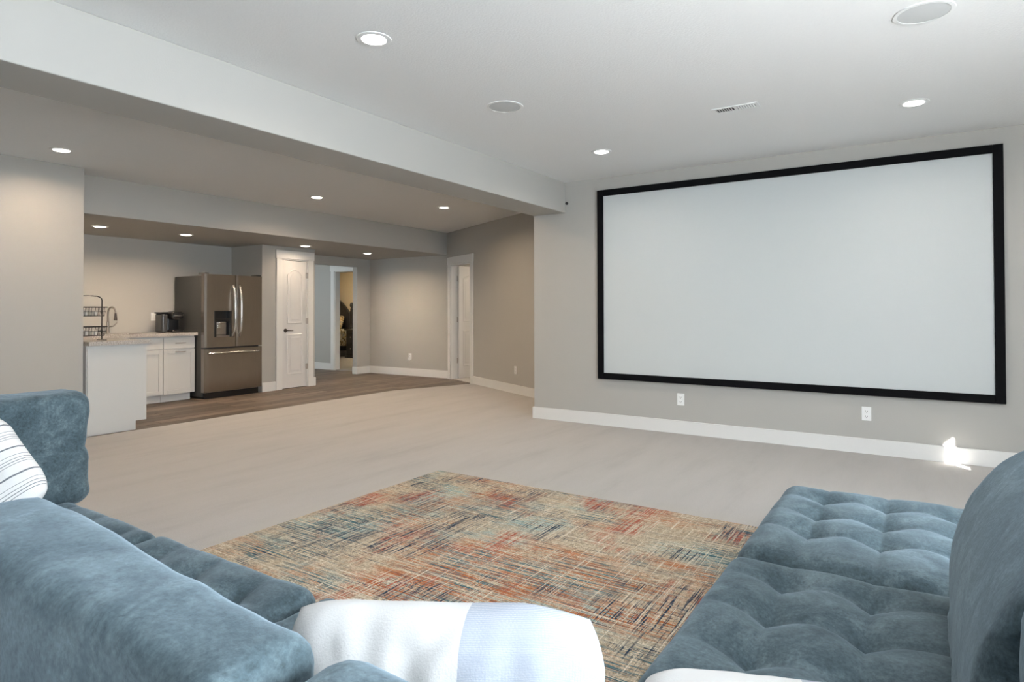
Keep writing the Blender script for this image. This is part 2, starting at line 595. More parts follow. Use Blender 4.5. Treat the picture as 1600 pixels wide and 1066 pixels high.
def rounded_block(name, x0, x1, y0, y1, z0, z1, r, mat, parent=None, res=0.02, disp=None, origin=None, post=None):
    """A soft box: lattice surface pulled to a rounded box, then pushed along its normal by disp(p, n)."""
    nx = max(4, int((x1 - x0) / res))
    ny = max(4, int((y1 - y0) / res))
    nz_ = max(4, int((z1 - z0) / res))
    ids = {}
    pos = []

    def vid(i, j, k):
        key = (i, j, k)
        if key not in ids:
            p = Vector((x0 + (x1 - x0) * i / nx, y0 + (y1 - y0) * j / ny, z0 + (z1 - z0) * k / nz_))
            q = Vector((min(max(p.x, x0 + r), x1 - r), min(max(p.y, y0 + r), y1 - r), min(max(p.z, z0 + r), z1 - r)))
            d = p - q
            if d.length > 1e-9:
                # spread lattice points evenly around the rounding
                n = d.normalized()
                p = q + n * r
            else:
                n = Vector((0, 0, 1))
            if disp is not None:
                p = p + n * disp(p, n)
            if post is not None:
                p = post(p)
            ids[key] = len(pos)
            pos.append(p)
        return ids[key]

    faces = []
    for i in range(nx):
        for j in range(ny):
            for k in (0, nz_):
                f = [vid(i, j, k), vid(i + 1, j, k), vid(i + 1, j + 1, k), vid(i, j + 1, k)]
                faces.append(f if k else f[::-1])
    for i in range(nx):
        for k in range(nz_):
            for j in (0, ny):
                f = [vid(i, j, k), vid(i + 1, j, k), vid(i + 1, j, k + 1), vid(i, j, k + 1)]
                faces.append(f[::-1] if j else f)
    for j in range(ny):
        for k in range(nz_):
            for i in (0, nx):
                f = [vid(i, j, k), vid(i, j + 1, k), vid(i, j + 1, k + 1), vid(i, j, k + 1)]
                faces.append(f if i else f[::-1])
    org = Vector(origin) if origin is not None else Vector(((x0 + x1) / 2, (y0 + y1) / 2, z0))
    me = bpy.data.meshes.new(name)
    me.from_pydata([p - org for p in pos], [], faces)
    me.materials.append(M[mat])
    for p in me.polygons:
        p.use_smooth = True
    o = bpy.data.objects.new(name, me)
    o.location = org
    link(o, parent)
    return o


def structure(o, label, cat):
    return tag(o, label, cat, kind='structure')


# ------------------------------------------------------------------ the shell
CEIL = 2.62
YS = 6.05            # screen wall
BX0, BX1, BZ = -3.645, -3.241, 2.288   # dropped beam
LX = -6.815          # left wall face
KX = -9.08           # kitchen back wall / hall opening plane
SX, SZ = -7.134, 2.224   # soffit front and underside
PX = -8.30           # pantry wall face
FY = 8.80            # far wall
RX, BY = 2.20, -2.8  # right wall, wall behind the camera
D = Vector((-7.11, 8.79))
E = Vector((-3.6, 6.98))
t_ = Vector((0.8885, -0.4589))
n_ = Vector((0.4589, 0.8885))

# floors ---------------------------------------------------------------
carpet_poly = [(LX, BY), (RX, BY), (RX, YS + 0.1), (-3.6, YS + 0.1), (-3.6, 7.1), (D.x + 1.08 * t_.x, D.y + 1.08 * t_.y + 0.02),
               (-6.207, 8.28), (-6.644, 7.13), (-6.70, 6.9), (-6.70, 2.82), (LX, 2.82)]
structure(prism('floor', carpet_poly, -0.06, 0.012, 'carpet'), 'beige wall to wall carpet of the large main room', 'carpet')
wood_root = structure(empty('floor_wood', (-8, 6, 0), 'grey brown wood plank floor by the kitchen and hall', 'wood floor'), None, None)
box('subfloor', -12.2, -5.9, 2.7, FY + 0.02, -0.08, -0.012, 'slot', wood_root)
plank_mesh = None
pw, pl = 0.18, 1.25


def plank_me(w, l):
    bm = bmesh.new()
    add_box(bm, -w / 2, w / 2, -l / 2, l / 2, -0.012, 0.0)
    bmesh.ops.bevel(bm, geom=[e for e in bm.edges if all(v.co.z > -0.001 for v in e.verts)], offset=0.002, segments=1, affect='EDGES')
    me = bpy.data.meshes.new('plank')
    bm.to_mesh(me)
    bm.free()
    me.materials.append(M['wood'])
    return me


plank_cache = {}
rows = int((12.1 - 6.05) / pw)
for i in range(rows):
    xc = -6.05 - pw * (i + 0.5)
    ylo, yhi = (2.72, FY) if xc > KX else (6.3, FY)
    y = ylo - random.uniform(0, 0.9)
    while y < yhi:
        a, b_ = max(y, ylo), min(y + pl, yhi)
        y += pl
        if b_ - a < 0.05:
            continue
        if xc > -6.6 and b_ < 6.6:
            continue
        key = round(b_ - a - 0.002, 3)
        if key not in plank_cache:
            plank_cache[key] = plank_me(pw - 0.002, key)
        o = bpy.data.objects.new('plank', plank_cache[key])
        o.location = (xc, (a + b_) / 2, 0)
        link(o, wood_root)
structure(box('floor_bedroom', -15.0, -7.3, FY + 0.02, 11.7, -0.06, 0.008, 'carpet'), 'light carpet of the bedroom seen through the hall doorway', 'carpet')
structure(prism('floor_side_room', [(-7.25, 8.93), (D.x + 0.05, D.y + 0.0), (-3.3, 6.95), (-3.3, 11.7), (-7.25, 11.7)], -0.06, 0.006, 'carpet'),
          'carpet of the side room behind the half open door', 'carpet')

# ceilings -------------------------------------------------------------
structure(box('ceiling', -9.2, RX + 0.15, BY - 0.12, 9.0, CEIL, CEIL + 0.1, 'ceiling'), 'flat white textured ceiling over the whole room', 'ceiling')
structure(box('ceiling_beam', BX0, BX1, BY, YS, BZ, CEIL, 'wall', bevel=0.006), 'long dropped grey beam running across the ceiling to the screen wall', 'beam')
structure(box('ceiling_soffit', KX, SX, 2.82, FY, SZ, CEIL, 'wall', bevel=0.004), 'dropped grey soffit over the kitchenette and hall entry', 'soffit')
structure(box('ceiling_hall', -12.2, KX - 0.12, 6.2, FY, 2.45, 2.55, 'ceiling'), 'ceiling of the side hall', 'ceiling')
structure(box('ceiling_bedroom', -15.0, -7.25, FY + 0.12, 11.7, 2.6, 2.7, 'ceiling'), 'ceiling of the bedroom beyond the hall', 'ceiling')
structure(box('ceiling_side_room', -7.25, -3.3, 7.2, 11.7, CEIL + 0.11, CEIL + 0.2, 'ceiling'), 'ceiling of the side room behind the half open door', 'ceiling')

# walls ----------------------------------------------------------------
structure(box('wall_front', BX0, RX + 0.15, YS, YS + 0.12, -0.06, CEIL, 'wall'), 'light grey wall behind the projection screen', 'wall')
structure(box('wall_jog', BX0, BX0 + 0.12, YS + 0.12, 7.04, -0.06, CEIL, 'wall'), 'short grey return wall behind the end of the screen wall', 'wall')
# right wall with the big window and a slim high window
W1 = (-0.6, 1.8, 0.8, 2.2)
W2 = [3.13, 3.40, 1.84, 2.26]
structure(boxes('wall_right', [
    (RX, RX + 0.15, BY, W1[0], -0.06, CEIL), (RX, RX + 0.15, W1[0], W1[1], -0.06, W1[2]), (RX, RX + 0.15, W1[0], W1[1], W1[3], CEIL),
    (RX, RX + 0.15, W1[1], W2[0], -0.06, CEIL), (RX, RX + 0.15, W2[0], W2[1], -0.06, W2[2]), (RX, RX + 0.15, W2[0], W2[1], W2[3], CEIL),
    (RX, RX + 0.15, W2[1], YS, -0.06, CEIL)], 'wall'), 'grey side wall with the windows, right of the sofa', 'wall')
structure(box('wall_back', LX, RX + 0.15, BY - 0.12, BY, -0.06, CEIL, 'wall'), 'grey wall behind the sofa', 'wall')
structure(box('wall_left', LX - 0.12, LX, BY - 0.12, 2.82, -0.06, CEIL, 'wall', bevel=0.004), 'grey wall ending beside the white cabinet panel', 'wall')
structure(box('wall_alcove_near', KX, LX - 0.12, 2.70, 2.82, -0.06, CEIL, 'wall'), 'grey wall behind the kitchen peninsula', 'wall')
structure(boxes('wall_kitchen', [(KX - 0.12, KX, 2.70, 6.815, -0.06, CEIL), (KX - 0.12, KX, 6.815, 8.465, 2.066, CEIL),
                                 (KX - 0.12, KX, 8.465, FY, -0.06, CEIL)], 'wall'),
          'greige wall behind the counter with the hall opening at its end', 'wall')
structure(box('wall_alcove_side', KX, PX - 0.12, 5.834, 5.95, 0, SZ, 'wall'), 'wall beside the refrigerator closing the alcove', 'wall')
DP = (6.178, 6.677)   # pantry door opening in y
structure(boxes('wall_pantry', [(PX - 0.12, PX, 5.834, DP[0], 0, SZ), (PX - 0.12, PX, DP[0], DP[1], 2.035, SZ),
                                (PX - 0.12, PX, DP[1], 6.815, 0, SZ)], 'wall'), 'greige wall holding the narrow white pantry door', 'wall')
structure(box('wall_pantry_side', KX, PX - 0.12, 6.70, 6.815, 0, SZ, 'wall'), 'side wall of the pantry by the hall opening', 'wall')
BD = (-10.10, -9.29)
structure(boxes('wall_far', [(-12.2, BD[0], FY, FY + 0.12, -0.06, CEIL), (BD[0], BD[1], FY, FY + 0.12, 2.035, CEIL),
                             (BD[1], D.x + 0.03, FY, FY + 0.12, -0.06, CEIL)], 'wall'), 'greige far wall between the hall and the angled door', 'wall')
# angled wall: local frame s along t_, w along n_
ANG = Matrix(((t_.x, n_.x, 0, D.x), (t_.y, n_.y, 0, D.y), (0, 0, 1, 0), (0, 0, 0, 1)))
LEN = (E - D).length
AD = (0.135, 0.955)
structure(boxes('wall_angled', [(-0.02, AD[0], 0, 0.12, 0, CEIL), (AD[0], AD[1], 0, 0.12, 2.035, CEIL), (AD[1], LEN, 0, 0.12, 0, CEIL)],
                'wall', mtx=ANG), 'angled greige wall with the half open white door', 'wall')
# hall, bedroom and side room shells
structure(box('wall_hall_end', -12.32, -12.2, 6.2, FY, -0.06, 2.55, 'wall'), 'end wall of the side hall', 'wall')
structure(box('wall_hall_side', -12.2, KX - 0.12, 6.2, 6.3, -0.06, 2.55, 'wall'), 'near wall of the side hall', 'wall')
structure(box('wall_bedroom_far', -15.0, -7.25, 11.7, 11.8, -0.06, 2.7, 'bedwall'), 'warm beige bedroom wall behind the bed', 'wall')
structure(box('wall_bedroom_left', -15.1, -15.0, FY + 0.12, 11.8, -0.06, 2.7, 'bedwall'), 'warm beige side wall of the bedroom', 'wall')
structure(box('wall_bedroom_near', -15.0, -12.2, FY, FY + 0.12, -0.06, 2.7, 'bedwall'), 'near wall of the bedroom', 'wall')
structure(box('wall_between_rooms', -7.35, -7.25, FY + 0.12, 11.7, -0.06, 2.8, 'wall'), 'wall between bedroom and side room', 'wall')
structure(box('wall_side_room_far', -7.25, -3.3, 11.7, 11.8, -0.06, 2.8, 'wall'), 'far wall of the side room', 'wall')
structure(box('wall_side_room_right', -3.4, -3.3, 6.9, 11.7, -0.06, 2.8, 'wall'), 'right wall of the side room', 'wall')

# windows in the right wall (out of the photograph's frame; the daylight comes through them)


def window(name, y0, y1, z0, z1, label, mull):
    w = structure(empty(name, (RX + 0.1, (y0 + y1) / 2, z0), label, 'window'), None, None)
    fr = 0.02 if y1 - y0 < 0.6 else 0.05
    fx0, fx1 = RX + 0.09, RX + 0.13
    boxes('window_frame', [(fx0, fx1, y0, y0 + fr, z0, z1), (fx0, fx1, y1 - fr, y1, z0, z1), (fx0, fx1, y0 + fr, y1 - fr, z0, z0 + fr),
                           (fx0, fx1, y0 + fr, y1 - fr, z1 - fr, z1)], 'trim', w)
    for m_ in mull:
        box('mullion', fx0, fx1, m_ - 0.02, m_ + 0.02, z0 + fr, z1 - fr, 'trim', w)
    box('pane', RX + 0.108, RX + 0.112, y0 + fr, y1 - fr, z0 + fr, z1 - fr, 'glass', w)
    return w


window('window_1', *W1[:2], *W1[2:], 'wide white framed window in the side wall beside the sofa', [0.6])
window('window_2', *W2[:2], *W2[2:], 'slim high window in the side wall towards the screen', [])
# unseen slab added outside to keep sun off the upper big window
structure(box('sun_block_slab', RX + 0.15, RX + 1.45, -3.2, 2.1, 2.5, 2.62, 'trim'), 'added unseen slab blocking sun above the big side window', 'overhang')

# baseboards -----------------------------------------------------------
BH, BT = 0.138, 0.016


def baseboard(name, lst, label, mtx=None):
    return structure(boxes(name, lst, 'trim', bevel=0.004, mtx=mtx), label, 'baseboard')


baseboard('baseboard_front', [(BX0 - BT, RX, YS - BT, YS, 0.0, BH), (BX0 - BT, BX0, YS, 7.0, 0.0, BH)], 'white baseboard below the projection screen')
baseboard('baseboard_left', [(LX, LX + BT, BY, 2.82 + BT, 0.0, BH), (LX - 0.02, LX + BT, 2.82, 2.82 + BT, 0, BH)], 'white baseboard at the left wall beside the cabinet end')
baseboard('baseboard_pantry', [(PX, PX + BT, 5.834, DP[0] - 0.105, 0, BH), (PX, PX + BT, DP[1] + 0.105, 6.815 + BT, 0, BH),
                               (PX - 0.3, PX, 6.815, 6.815 + BT, 0, BH)], 'white baseboard on both sides of the pantry door')
baseboard('baseboard_far', [(KX, D.x, FY - BT, FY, 0, BH), (KX, KX + BT, 8.465 - BT, FY - BT, 0, BH), (KX - 0.12, KX, 8.465 - BT, 8.465, 0, BH)],
          'white baseboard along the far greige wall')
baseboard('baseboard_hall', [(-12.2, BD[0] - 0.1, FY - BT, FY, 0, BH)], 'white baseboard in the side hall left of the bedroom door')
baseboard('baseboard_angled', [(AD[1] + 0.11, LEN, -BT, 0, 0, BH)], 'white baseboard right of the half open door', ANG)
baseboard('baseboard_bedroom', [(-15.0, -7.35, 11.7 - BT, 11.7, 0, BH)], 'white baseboard behind the bed')
baseboard('baseboard_right', [(RX - BT, RX, BY, YS - BT, 0, BH)], 'white baseboard under the side windows')


# doors ----------------------------------------------------------------
def casing(parent, s0, s1, mtx, w=0.09, z1=2.035, left=True, right=True):
    """casing on the plane w=0 facing -w in the local frame of mtx; s0..s1 = opening."""
    t = 0.02
    if left:
        box('casing_leg', s0 - w, s0, -t, 0, 0, z1, 'trim', parent, 0.003, mtx)
    if right:
        box('casing_leg', s1, s1 + w, -t, 0, 0, z1, 'trim', parent, 0.003, mtx)
    box('casing_head', s0 - w - 0.012, s1 + w + 0.012, -t - 0.006, 0, z1, z1 + 0.13, 'trim', parent, 0.003, mtx)


def jamb(parent, s0, s1, mtx, z1=2.035, depth=0.12):
    g = 0.018
    box('jamb', s0, s0 + g, -0.002, depth + 0.002, 0, z1, 'trim', parent, 0.0, mtx)
    box('jamb', s1 - g, s1, -0.002, depth + 0.002, 0, z1, 'trim', parent, 0.0, mtx)
    box('jamb_head', s0 + g, s1 - g, -0.002, depth + 0.002, z1 - g, z1, 'trim', parent, 0.0, mtx)


def panel_loops(x0, x1, z0, z1, arch, inset, n=14):
    x0, x1, z0, z1 = x0 + inset, x1 - inset, z0 + inset, z1 - inset
    pts = [(x0, z0), (x1, z0)]
    for k in range(n + 1):
        u = 1 - 2 * k / n
        x = (x0 + x1) / 2 + u * (x1 - x0) / 2
        pts.append((x, z1 - arch * (u * u) * (1 if arch else 0)))
    return pts


def door_panel(parent, x0, x1, z0, z1, arch, side, mtx):
    """raised moulded panel on a leaf face; side -1 faces -w."""
    bm = bmesh.new()
    prof = [(0.0, 0.0), (0.010, 0.009), (0.024, 0.002), (0.050, 0.002), (0.066, 0.008)]
    rings = []
    for ins, h in prof:
        rings.append([bm.verts.new(mtx @ Vector((x, side * h, z))) for x, z in panel_loops(x0, x1, z0, z1, arch, ins)])
    for a, b in zip(rings, rings[1:]):
        n = len(a)
        for k in range(n):
            bm.faces.new((a[k], a[(k + 1) % n], b[(k + 1) % n], b[k]))
    bm.faces.new(rings[-1])
    return finish('door_panel', bm, 'door', parent)


def leaf(parent, w, h, mtx, th=0.035, sides=(-1,)):
    """leaf occupies x 0..w, w-depth 0..th, z .008..h in mtx frame"""
    lf = box('door_leaf', 0, w, 0, th, 0.010, h, 'door', parent, 0.002, mtx)
    st = 0.105 if w > 0.6 else 0.085
    for sd in sides:
        off = Matrix.Translation((0, 0 if sd < 0 else th, 0))
        door_panel(lf, st, w - st, 1.02, h - 0.13, 0.085, sd, mtx @ off)
        door_panel(lf, st, w - st, 0.22, 0.86, 0.0, sd, mtx @ off)
    return lf


def hinge(parent, p, mtx):
    bm = bmesh.new()
    add_lathe(bm, [(0.008, -0.048), (0.008, 0.048)], (0, 0, 0), 10)
    add_box(bm, -0.022, 0.022, -0.003, 0.003, -0.045, 0.045)
    bmesh.ops.transform(bm, matrix=mtx @ Matrix.Translation(p), verts=bm.verts)
    return finish('hinge', bm, 'nickel', parent)


# door_1: pantry; local x -> +y world, local w -> -x world
PAN = Matrix(((0, -1, 0, PX), (1, 0, 0, 0), (0, 0, 1, 0), (0, 0, 0, 1)))
d1 = structure(empty('door_1', (PX, (DP[0] + DP[1]) / 2, 0), 'narrow closed white two panel pantry door with arched upper panel', 'door'), None, None)
casing(d1, DP[0], DP[1], PAN, w=0.1)
jamb(d1, DP[0], DP[1], PAN)
lf = leaf(d1, DP[1] - DP[0] - 0.042, 2.012, PAN @ Matrix.Translation((DP[0] + 0.021, 0.004, 0)))
hd = lathe('handle_rose', [(0.0, 0.0), (0.030, 0.0), (0.030, 0.006), (0.012, 0.012), (0.010, 0.045), (0.0, 0.046)], (PX - 0.004, DP[0] + 0.075, 0.915), 'bronze', d1, 24, 'x')
tube('lever', [(PX + 0.036, DP[0] + 0.075, 0.915), (PX + 0.040, DP[0] + 0.10, 0.915), (PX + 0.040, DP[0] + 0.185, 0.911)], [0.010, 0.009, 0.007], 'bronze', hd)
for z in (1.79, 1.06, 0.33):
    hinge(d1, (DP[1] - 0.02, -0.004, z), PAN)

# door_2: angled wall, leaf swung into the side room
d2 = structure(empty('door_2', (D.x + 0.54 * t_.x, D.y + 0.54 * t_.y, 0), 'white two panel door standing open in the angled wall', 'door'), None, None)
casing(d2, AD[0], AD[1], ANG, w=0.1)
jamb(d2, AD[0], AD[1], ANG)
hp = ANG @ Vector((AD[0] + 0.02, 0.125, 0))
ang = math.radians(86)
LEAF2 = Matrix.Translation(hp) @ Matrix.Rotation(ang, 4, 'Z')
lf2 = leaf(d2, 0.78, 2.015, LEAF2 @ Matrix.Translation((0, -0.035, 0)))
for z in (1.79, 1.06, 0.33):
    hinge(d2, (AD[0] + 0.022, 0.118, z), ANG)

# door_3: open doorway to the bedroom
FAR = Matrix.Translation((0, FY, 0))
d3 = structure(empty('door_3', ((BD[0] + BD[1]) / 2, FY, 0), 'white cased doorway to the bedroom at the end of the hall', 'doorway'), None, None)
casing(d3, BD[0], BD[1], FAR, w=0.1)
jamb(d3, BD[0], BD[1], FAR)

# ------------------------------------------------------------------ large furniture: the sectional
SEAT, BACK = 0.44, 0.88


def grid_lines(a, b, n, first=None):
    return [a + (b - a) * (k + 1) / (n + 1) for k in range(n)]


def tufted(xl, yl, seed, x0, x1, y0, y1):
    def f(p, n):
        w = max(0.0, n.z)
        d = 0.0
        if w > 0.05:
            gx = min(abs(p.x - c) for c in xl)
            gy = min(abs(p.y - c) for c in yl)
            dimple = min(math.hypot(p.x - a, p.y - b) for a in xl for b in yl)
            puff = 0.014
            d += puff
            d -= 0.010 * math.exp(-(gx / 0.045)) + 0.010 * math.exp(-(gy / 0.045))
            d -= 0.006 * math.exp(-(gx / 0.008)) + 0.006 * math.exp(-(gy / 0.008))
            d -= 0.040 * math.exp(-(dimple / 0.050) ** 1.2)
            ex = min(p.x - x0, x1 - p.x, p.y - y0, y1 - p.y)
            d *= min(1.0, 0.12 + ex / 0.13)
            d += 0.006 * noise.noise(Vector((p.x * 5 + seed, p.y * 5, p.z * 5)))
            d *= w
        else:
            d = 0.004 * noise.noise(Vector((p.x * 6 + seed, p.y * 6, p.z * 6)))
        return d
    return f


def soft(seed, amp=0.012, freq=4.0, seam=None, crease=0.0):
    def f(p, n):
        d = amp * noise.noise(Vector((p.x * freq + seed, p.y * freq, p.z * freq)))
        d += amp * 0.4 * noise.noise(Vector((p.x * freq * 3 + seed, p.y * freq * 3, p.z * freq * 3)))
        if seam:
            for ax, pos_ in seam:
                d -= 0.012 * math.exp(-abs(p[ax] - pos_) / 0.010)
        if crease:
            c = noise.noise(Vector((p.x * 2.0 + seed, p.y * 2.0, p.z * 7.0)))
            d += crease * (0.5 - abs(c)) ** 2
        return d
    return f


def sofa_base(root, x0, x1, y0, y1):
    box('base', x0 + 0.03, x1 - 0.03, y0 + 0.03, y1 - 0.03, 0.07, 0.25, 'velvet', root, 0.02)
    for fx in (x0 + 0.09, x1 - 0.09):
        for fy in (y0 + 0.09, y1 - 0.09):
            lathe('foot', [(0.022, 0.012), (0.026, 0.07), (0.026, 0.08)], (fx, fy, 0), 'bedwood', root, 16)


def module(label, x0, x1, y0, y1, seat, backs, xl, yl, seed):
    root = empty('sofa_module', ((x0 + x1) / 2, (y0 + y1) / 2, 0.012), label, 'sofa', 'blue grey sectional sofa modules')
    sofa_base(root, x0, x1, y0, y1)
    sx0, sx1, sy0, sy1 = seat
    rounded_block('seat_cushion', sx0, sx1, sy0, sy1, 0.20, SEAT, 0.055, 'velvet', root, 0.0135,
                  tufted(xl, yl, seed, sx0, sx1, sy0, sy1))
    for (bx0, bx1, by0, by1, bz0, bz1, r, kw) in backs:
        kw = dict(kw)
        post = kw.pop('post', None)
        rounded_block('back_cushion', bx0, bx1, by0, by1, bz0, bz1, r, 'velvet', root, 0.016, soft(seed + 3.3, **kw), post=post)
    return root


G = 0.008


def plump_left(p):
    # the big foreground cushion is fuller towards its left end
    f = min(1.0, max(0.0, (-0.62 - p.x) / 0.68))
    f = f * max(0.0, (p.z - 0.5) / 0.38)
    return Vector((p.x, p.y + 0.050 * f * max(0.0, (p.y - MY0) / 0.125), p.z + 0.014 * f))


MY0, MY1 = 0.33, 1.20
X_ = [-3.17, -2.26, -1.41, -0.56, 0.335]
tuft_y = [0.72, 1.03]


def cols(a, b):
    c = (a + b) / 2
    return [c - 0.235, c, c + 0.235]


module('corner sofa module at the left end with its back towards the kitchen wall', X_[0], X_[1] - G, MY0, MY1,
       (X_[0] + 0.2, X_[1] - G, MY0 + 0.15, MY1),
       [(X_[0], X_[0] + 0.225, MY0 + 0.02, MY1 + 0.055, 0.42, BACK, 0.05, dict(amp=0.010, seam=[(2, 0.655)], crease=0.03)),
        (X_[0] + 0.23, X_[1] - G, MY0, MY0 + 0.16, 0.30, BACK - 0.02, 0.05, dict(amp=0.010))],
       cols(X_[0] + 0.2, X_[1]), tuft_y, 1.0)
module('armless sofa module left of the light topped foreground back cushion', X_[1] + G, X_[2] - G, MY0, MY1,
       (X_[1] + G, X_[2] - G, MY0 + 0.10, MY1),
       [(X_[1] + G, X_[2] - 0.03, MY0, MY0 + 0.125, 0.30, BACK - 0.02, 0.05, dict(amp=0.010))],
       cols(X_[1], X_[2]), tuft_y, 2.0)
module('armless sofa module with the large back cushion at the bottom left', X_[2] + G, X_[3] - G, MY0, MY1,
       (X_[2] + G, X_[3] - G, MY0 + 0.10, MY1),
       [(X_[2] + 0.05, X_[3] + 0.02, MY0, MY0 + 0.125, 0.30, BACK, 0.032, dict(amp=0.007, crease=0.015, post=plump_left))],
       cols(X_[2], X_[3]), tuft_y, 3.0)
module('corner sofa module in front of the camera under the white cushions', X_[3] + G, X_[4], MY0, MY1 + 0.03,
       (X_[3] + G, X_[4] - 0.20, MY0 + 0.13, MY1 + 0.03),
       [(X_[3] + 0.036, X_[4] - 0.24, MY0, MY0 + 0.15, 0.30, BACK - 0.006, 0.055, dict(amp=0.010)),
        (0.12, X_[4], MY0 + 0.02, MY1 + 0.02, 0.30, BACK - 0.06, 0.055, dict(amp=0.010))],
       cols(X_[3], X_[4] - 0.2), tuft_y, 4.0)
WX0, WX1 = -0.525, 0.335


def bolster(p):
    # the front top edge of the cushion is one big rounding
    xc, zc, rx_, rz_ = 0.055 + 0.26, 0.50, 0.26, 0.40
    if p.x < xc and p.z > zc:
        a, b = min(1.0, (xc - p.x) / rx_), min(1.0, (p.z - zc) / rz_)
        return Vector((xc - rx_ * a * math.sqrt(1 - b * b / 2), p.y, zc + rz_ * b * math.sqrt(1 - a * a / 2)))
    return p


wing_x = [-0.335, -0.115]
module('sofa module with the tall rounded back cushion at the right edge', WX0, WX1, MY1 + 0.03 + G, 2.115 - G,
       (WX0, 0.16, MY1 + 0.03 + G, 2.115 - G),
       [(0.055, 0.37, 1.245, 2.05, 0.36, 0.90, 0.07, dict(amp=0.009, freq=3.2, crease=0.04, post=bolster))],
       wing_x, [1.50, 1.725, 1.955], 5.0)
ott = empty('ottoman', (-0.1, 2.58, 0.012), 'backless tufted ottoman at the far right end of the sectional', 'ottoman', 'blue grey sectional sofa modules')
sofa_base(ott, WX0, WX1, 2.115 + G, 3.08)
rounded_block('seat_cushion', WX0, WX1, 2.115 + G, 3.08, 0.20, SEAT, 0.07, 'velvet', ott, 0.0135,
              tufted(wing_x + [0.12], [2.45, 2.67, 2.90], 6.0, WX0, WX1, 2.12, 3.08))

# rug ------------------------------------------------------------------
rug = box('area_rug', -3.045, -0.545, 1.25, 3.656, 0.012, 0.022, 'rug', None, 0.004)
tag(rug, 'multicoloured distressed area rug between the sofa sections', 'rug')

# projection screen ----------------------------------------------------
SC = (-2.842, 0.544, 0.503, 2.485)
FW = 0.064
ps = empty('projection_screen', ((SC[0] + SC[1]) / 2, YS, SC[2]), 'large white projection screen in a black frame on the wall', 'screen')
box('screen_surface', SC[0] + 0.03, SC[1] - 0.03, YS - 0.022, YS - 0.012, SC[2] + 0.03, SC[3] - 0.03, 'screen', ps)
for a in ((SC[0], SC[0] + FW, SC[2], SC[3]), (SC[1] - FW, SC[1], SC[2], SC[3]),
          (SC[0] + FW, SC[1] - FW, SC[3] - FW, SC[3]), (SC[0] + FW, SC[1] - FW, SC[2], SC[2] + FW)):
    box('frame_bar', a[0], a[1], YS - 0.045, YS - 0.001, a[2], a[3], 'black', ps, 0.004)

# ------------------------------------------------------------------ kitchen
CT0, CT1 = 0.885, 0.925


def bar_handle(parent, p0, p1, out):
    p0, p1, out = Vector(p0), Vector(p1), Vector(out)
    bm = bmesh.new()
    add_tube(bm, [p0 + out, p1 + out], 0.006, 8)
    for q in (p0.lerp(p1, 0.12), p0.lerp(p1, 0.88)):
        add_tube(bm, [q, q + out], 0.004, 8)
    return finish('handle', bm, 'nickel', parent, smooth=True)


def shaker(name, parent, y0, y1, z0, z1, x, rail=0.055):
    """front facing +x whose outer face is at x"""
    d = empty_child = box(name, x - 0.020, x - 0.010, y0, y1, z0, z1, 'cabinet', parent)
    if rail:
        for nm, a in (('stile', (y0, y0 + rail, z0, z1)), ('stile', (y1 - rail, y1, z0, z1)),
                      ('rail', (y0 + rail, y1 - rail, z0, z0 + rail)), ('rail', (y0 + rail, y1 - rail, z1 - rail, z1))):
            box(nm, x - 0.010, x, a[0], a[1], a[2], a[3], 'cabinet', d, 0.002)
    else:
        box('face', x - 0.010, x, y0, y1, z0, z1, 'cabinet', d, 0.002)
    return d


def wall_cabinet(y0, y1, label, doors, handles, ctop=CT0 - 0.001):
    c = empty('base_cabinet', ((-9.05 + -8.44) / 2, (y0 + y1) / 2, 0), label, 'cabinet', 'white kitchen base cabinets')
    box('carcass', KX + 0.002, -8.462, y0, y1, 0.10, ctop, 'cabinet', c)
    if ctop < CT0 - 0.01:
        box('front_rail', -8.50, -8.462, y0, y1, ctop, CT0 - 0.001, 'cabinet', c)
    box('toe_kick', KX + 0.002, -8.51, y0 + 0.001, y1 - (0.03 if handles else 0.001), 0.001, 0.10, 'cabinet', c)
    n = len(doors)
    for a, b in doors:
        dr = shaker('drawer_front', c, a + 0.003, b - 0.003, 0.715, 0.862, -8.44, 0)
        do = shaker('door', c, a + 0.003, b - 0.003, 0.105, 0.705, -8.44)
        if handles:
            m_ = (a + b) / 2
            bar_handle(dr, (-8.44, m_ - 0.07, 0.79), (-8.44, m_ + 0.07, 0.79), (0.028, 0, 0))
            bar_handle(do, (-8.44, m_ - 0.07, 0.672), (-8.44, m_ + 0.07, 0.672), (0.028, 0, 0))
    return c


wall_cabinet(4.445, 4.878, 'white shaker base cabinet with bar handles beside the refrigerator', [(4.445, 4.878)], True)
wall_cabinet(3.56, 4.444, 'white shaker sink cabinet between the peninsula and the handled cabinet', [(3.56, 4.0), (4.0, 4.444)], False, 0.735)
PEN0, PEN1 = -8.40, -6.78
pc = empty('peninsula_cabinet', ((PEN0 + PEN1) / 2, 3.12, 0), 'white peninsula cabinet with notched toe kick end panel beside the wall end', 'cabinet')
box('carcass', PEN0, PEN1 - 0.02, 2.84, 3.36, 0.095, CT0 - 0.001, 'cabinet', pc)
box('toe_kick', PEN0, PEN1 - 0.02, 2.84, 3.28, 0.001, 0.095, 'cabinet', pc)
bm = bmesh.new()
prof = [(2.845, 0.004), (3.293, 0.004), (3.293, 0.095), (3.398, 0.095), (3.398, CT0 - 0.001), (2.845, CT0 - 0.001)]
fa = [bm.verts.new((PEN1 - 0.02, y, z)) for y, z in prof]
fb = [bm.verts.new((PEN1, y, z)) for y, z in prof]
bm.faces.new(fa)
bm.faces.new(fb[::-1])
for k in range(6):
    bm.faces.new((fa[k], fa[(k + 1) % 6], fb[(k + 1) % 6], fb[k]))
finish('end_panel', bm, 'cabinet', pc, bevel=0.002)
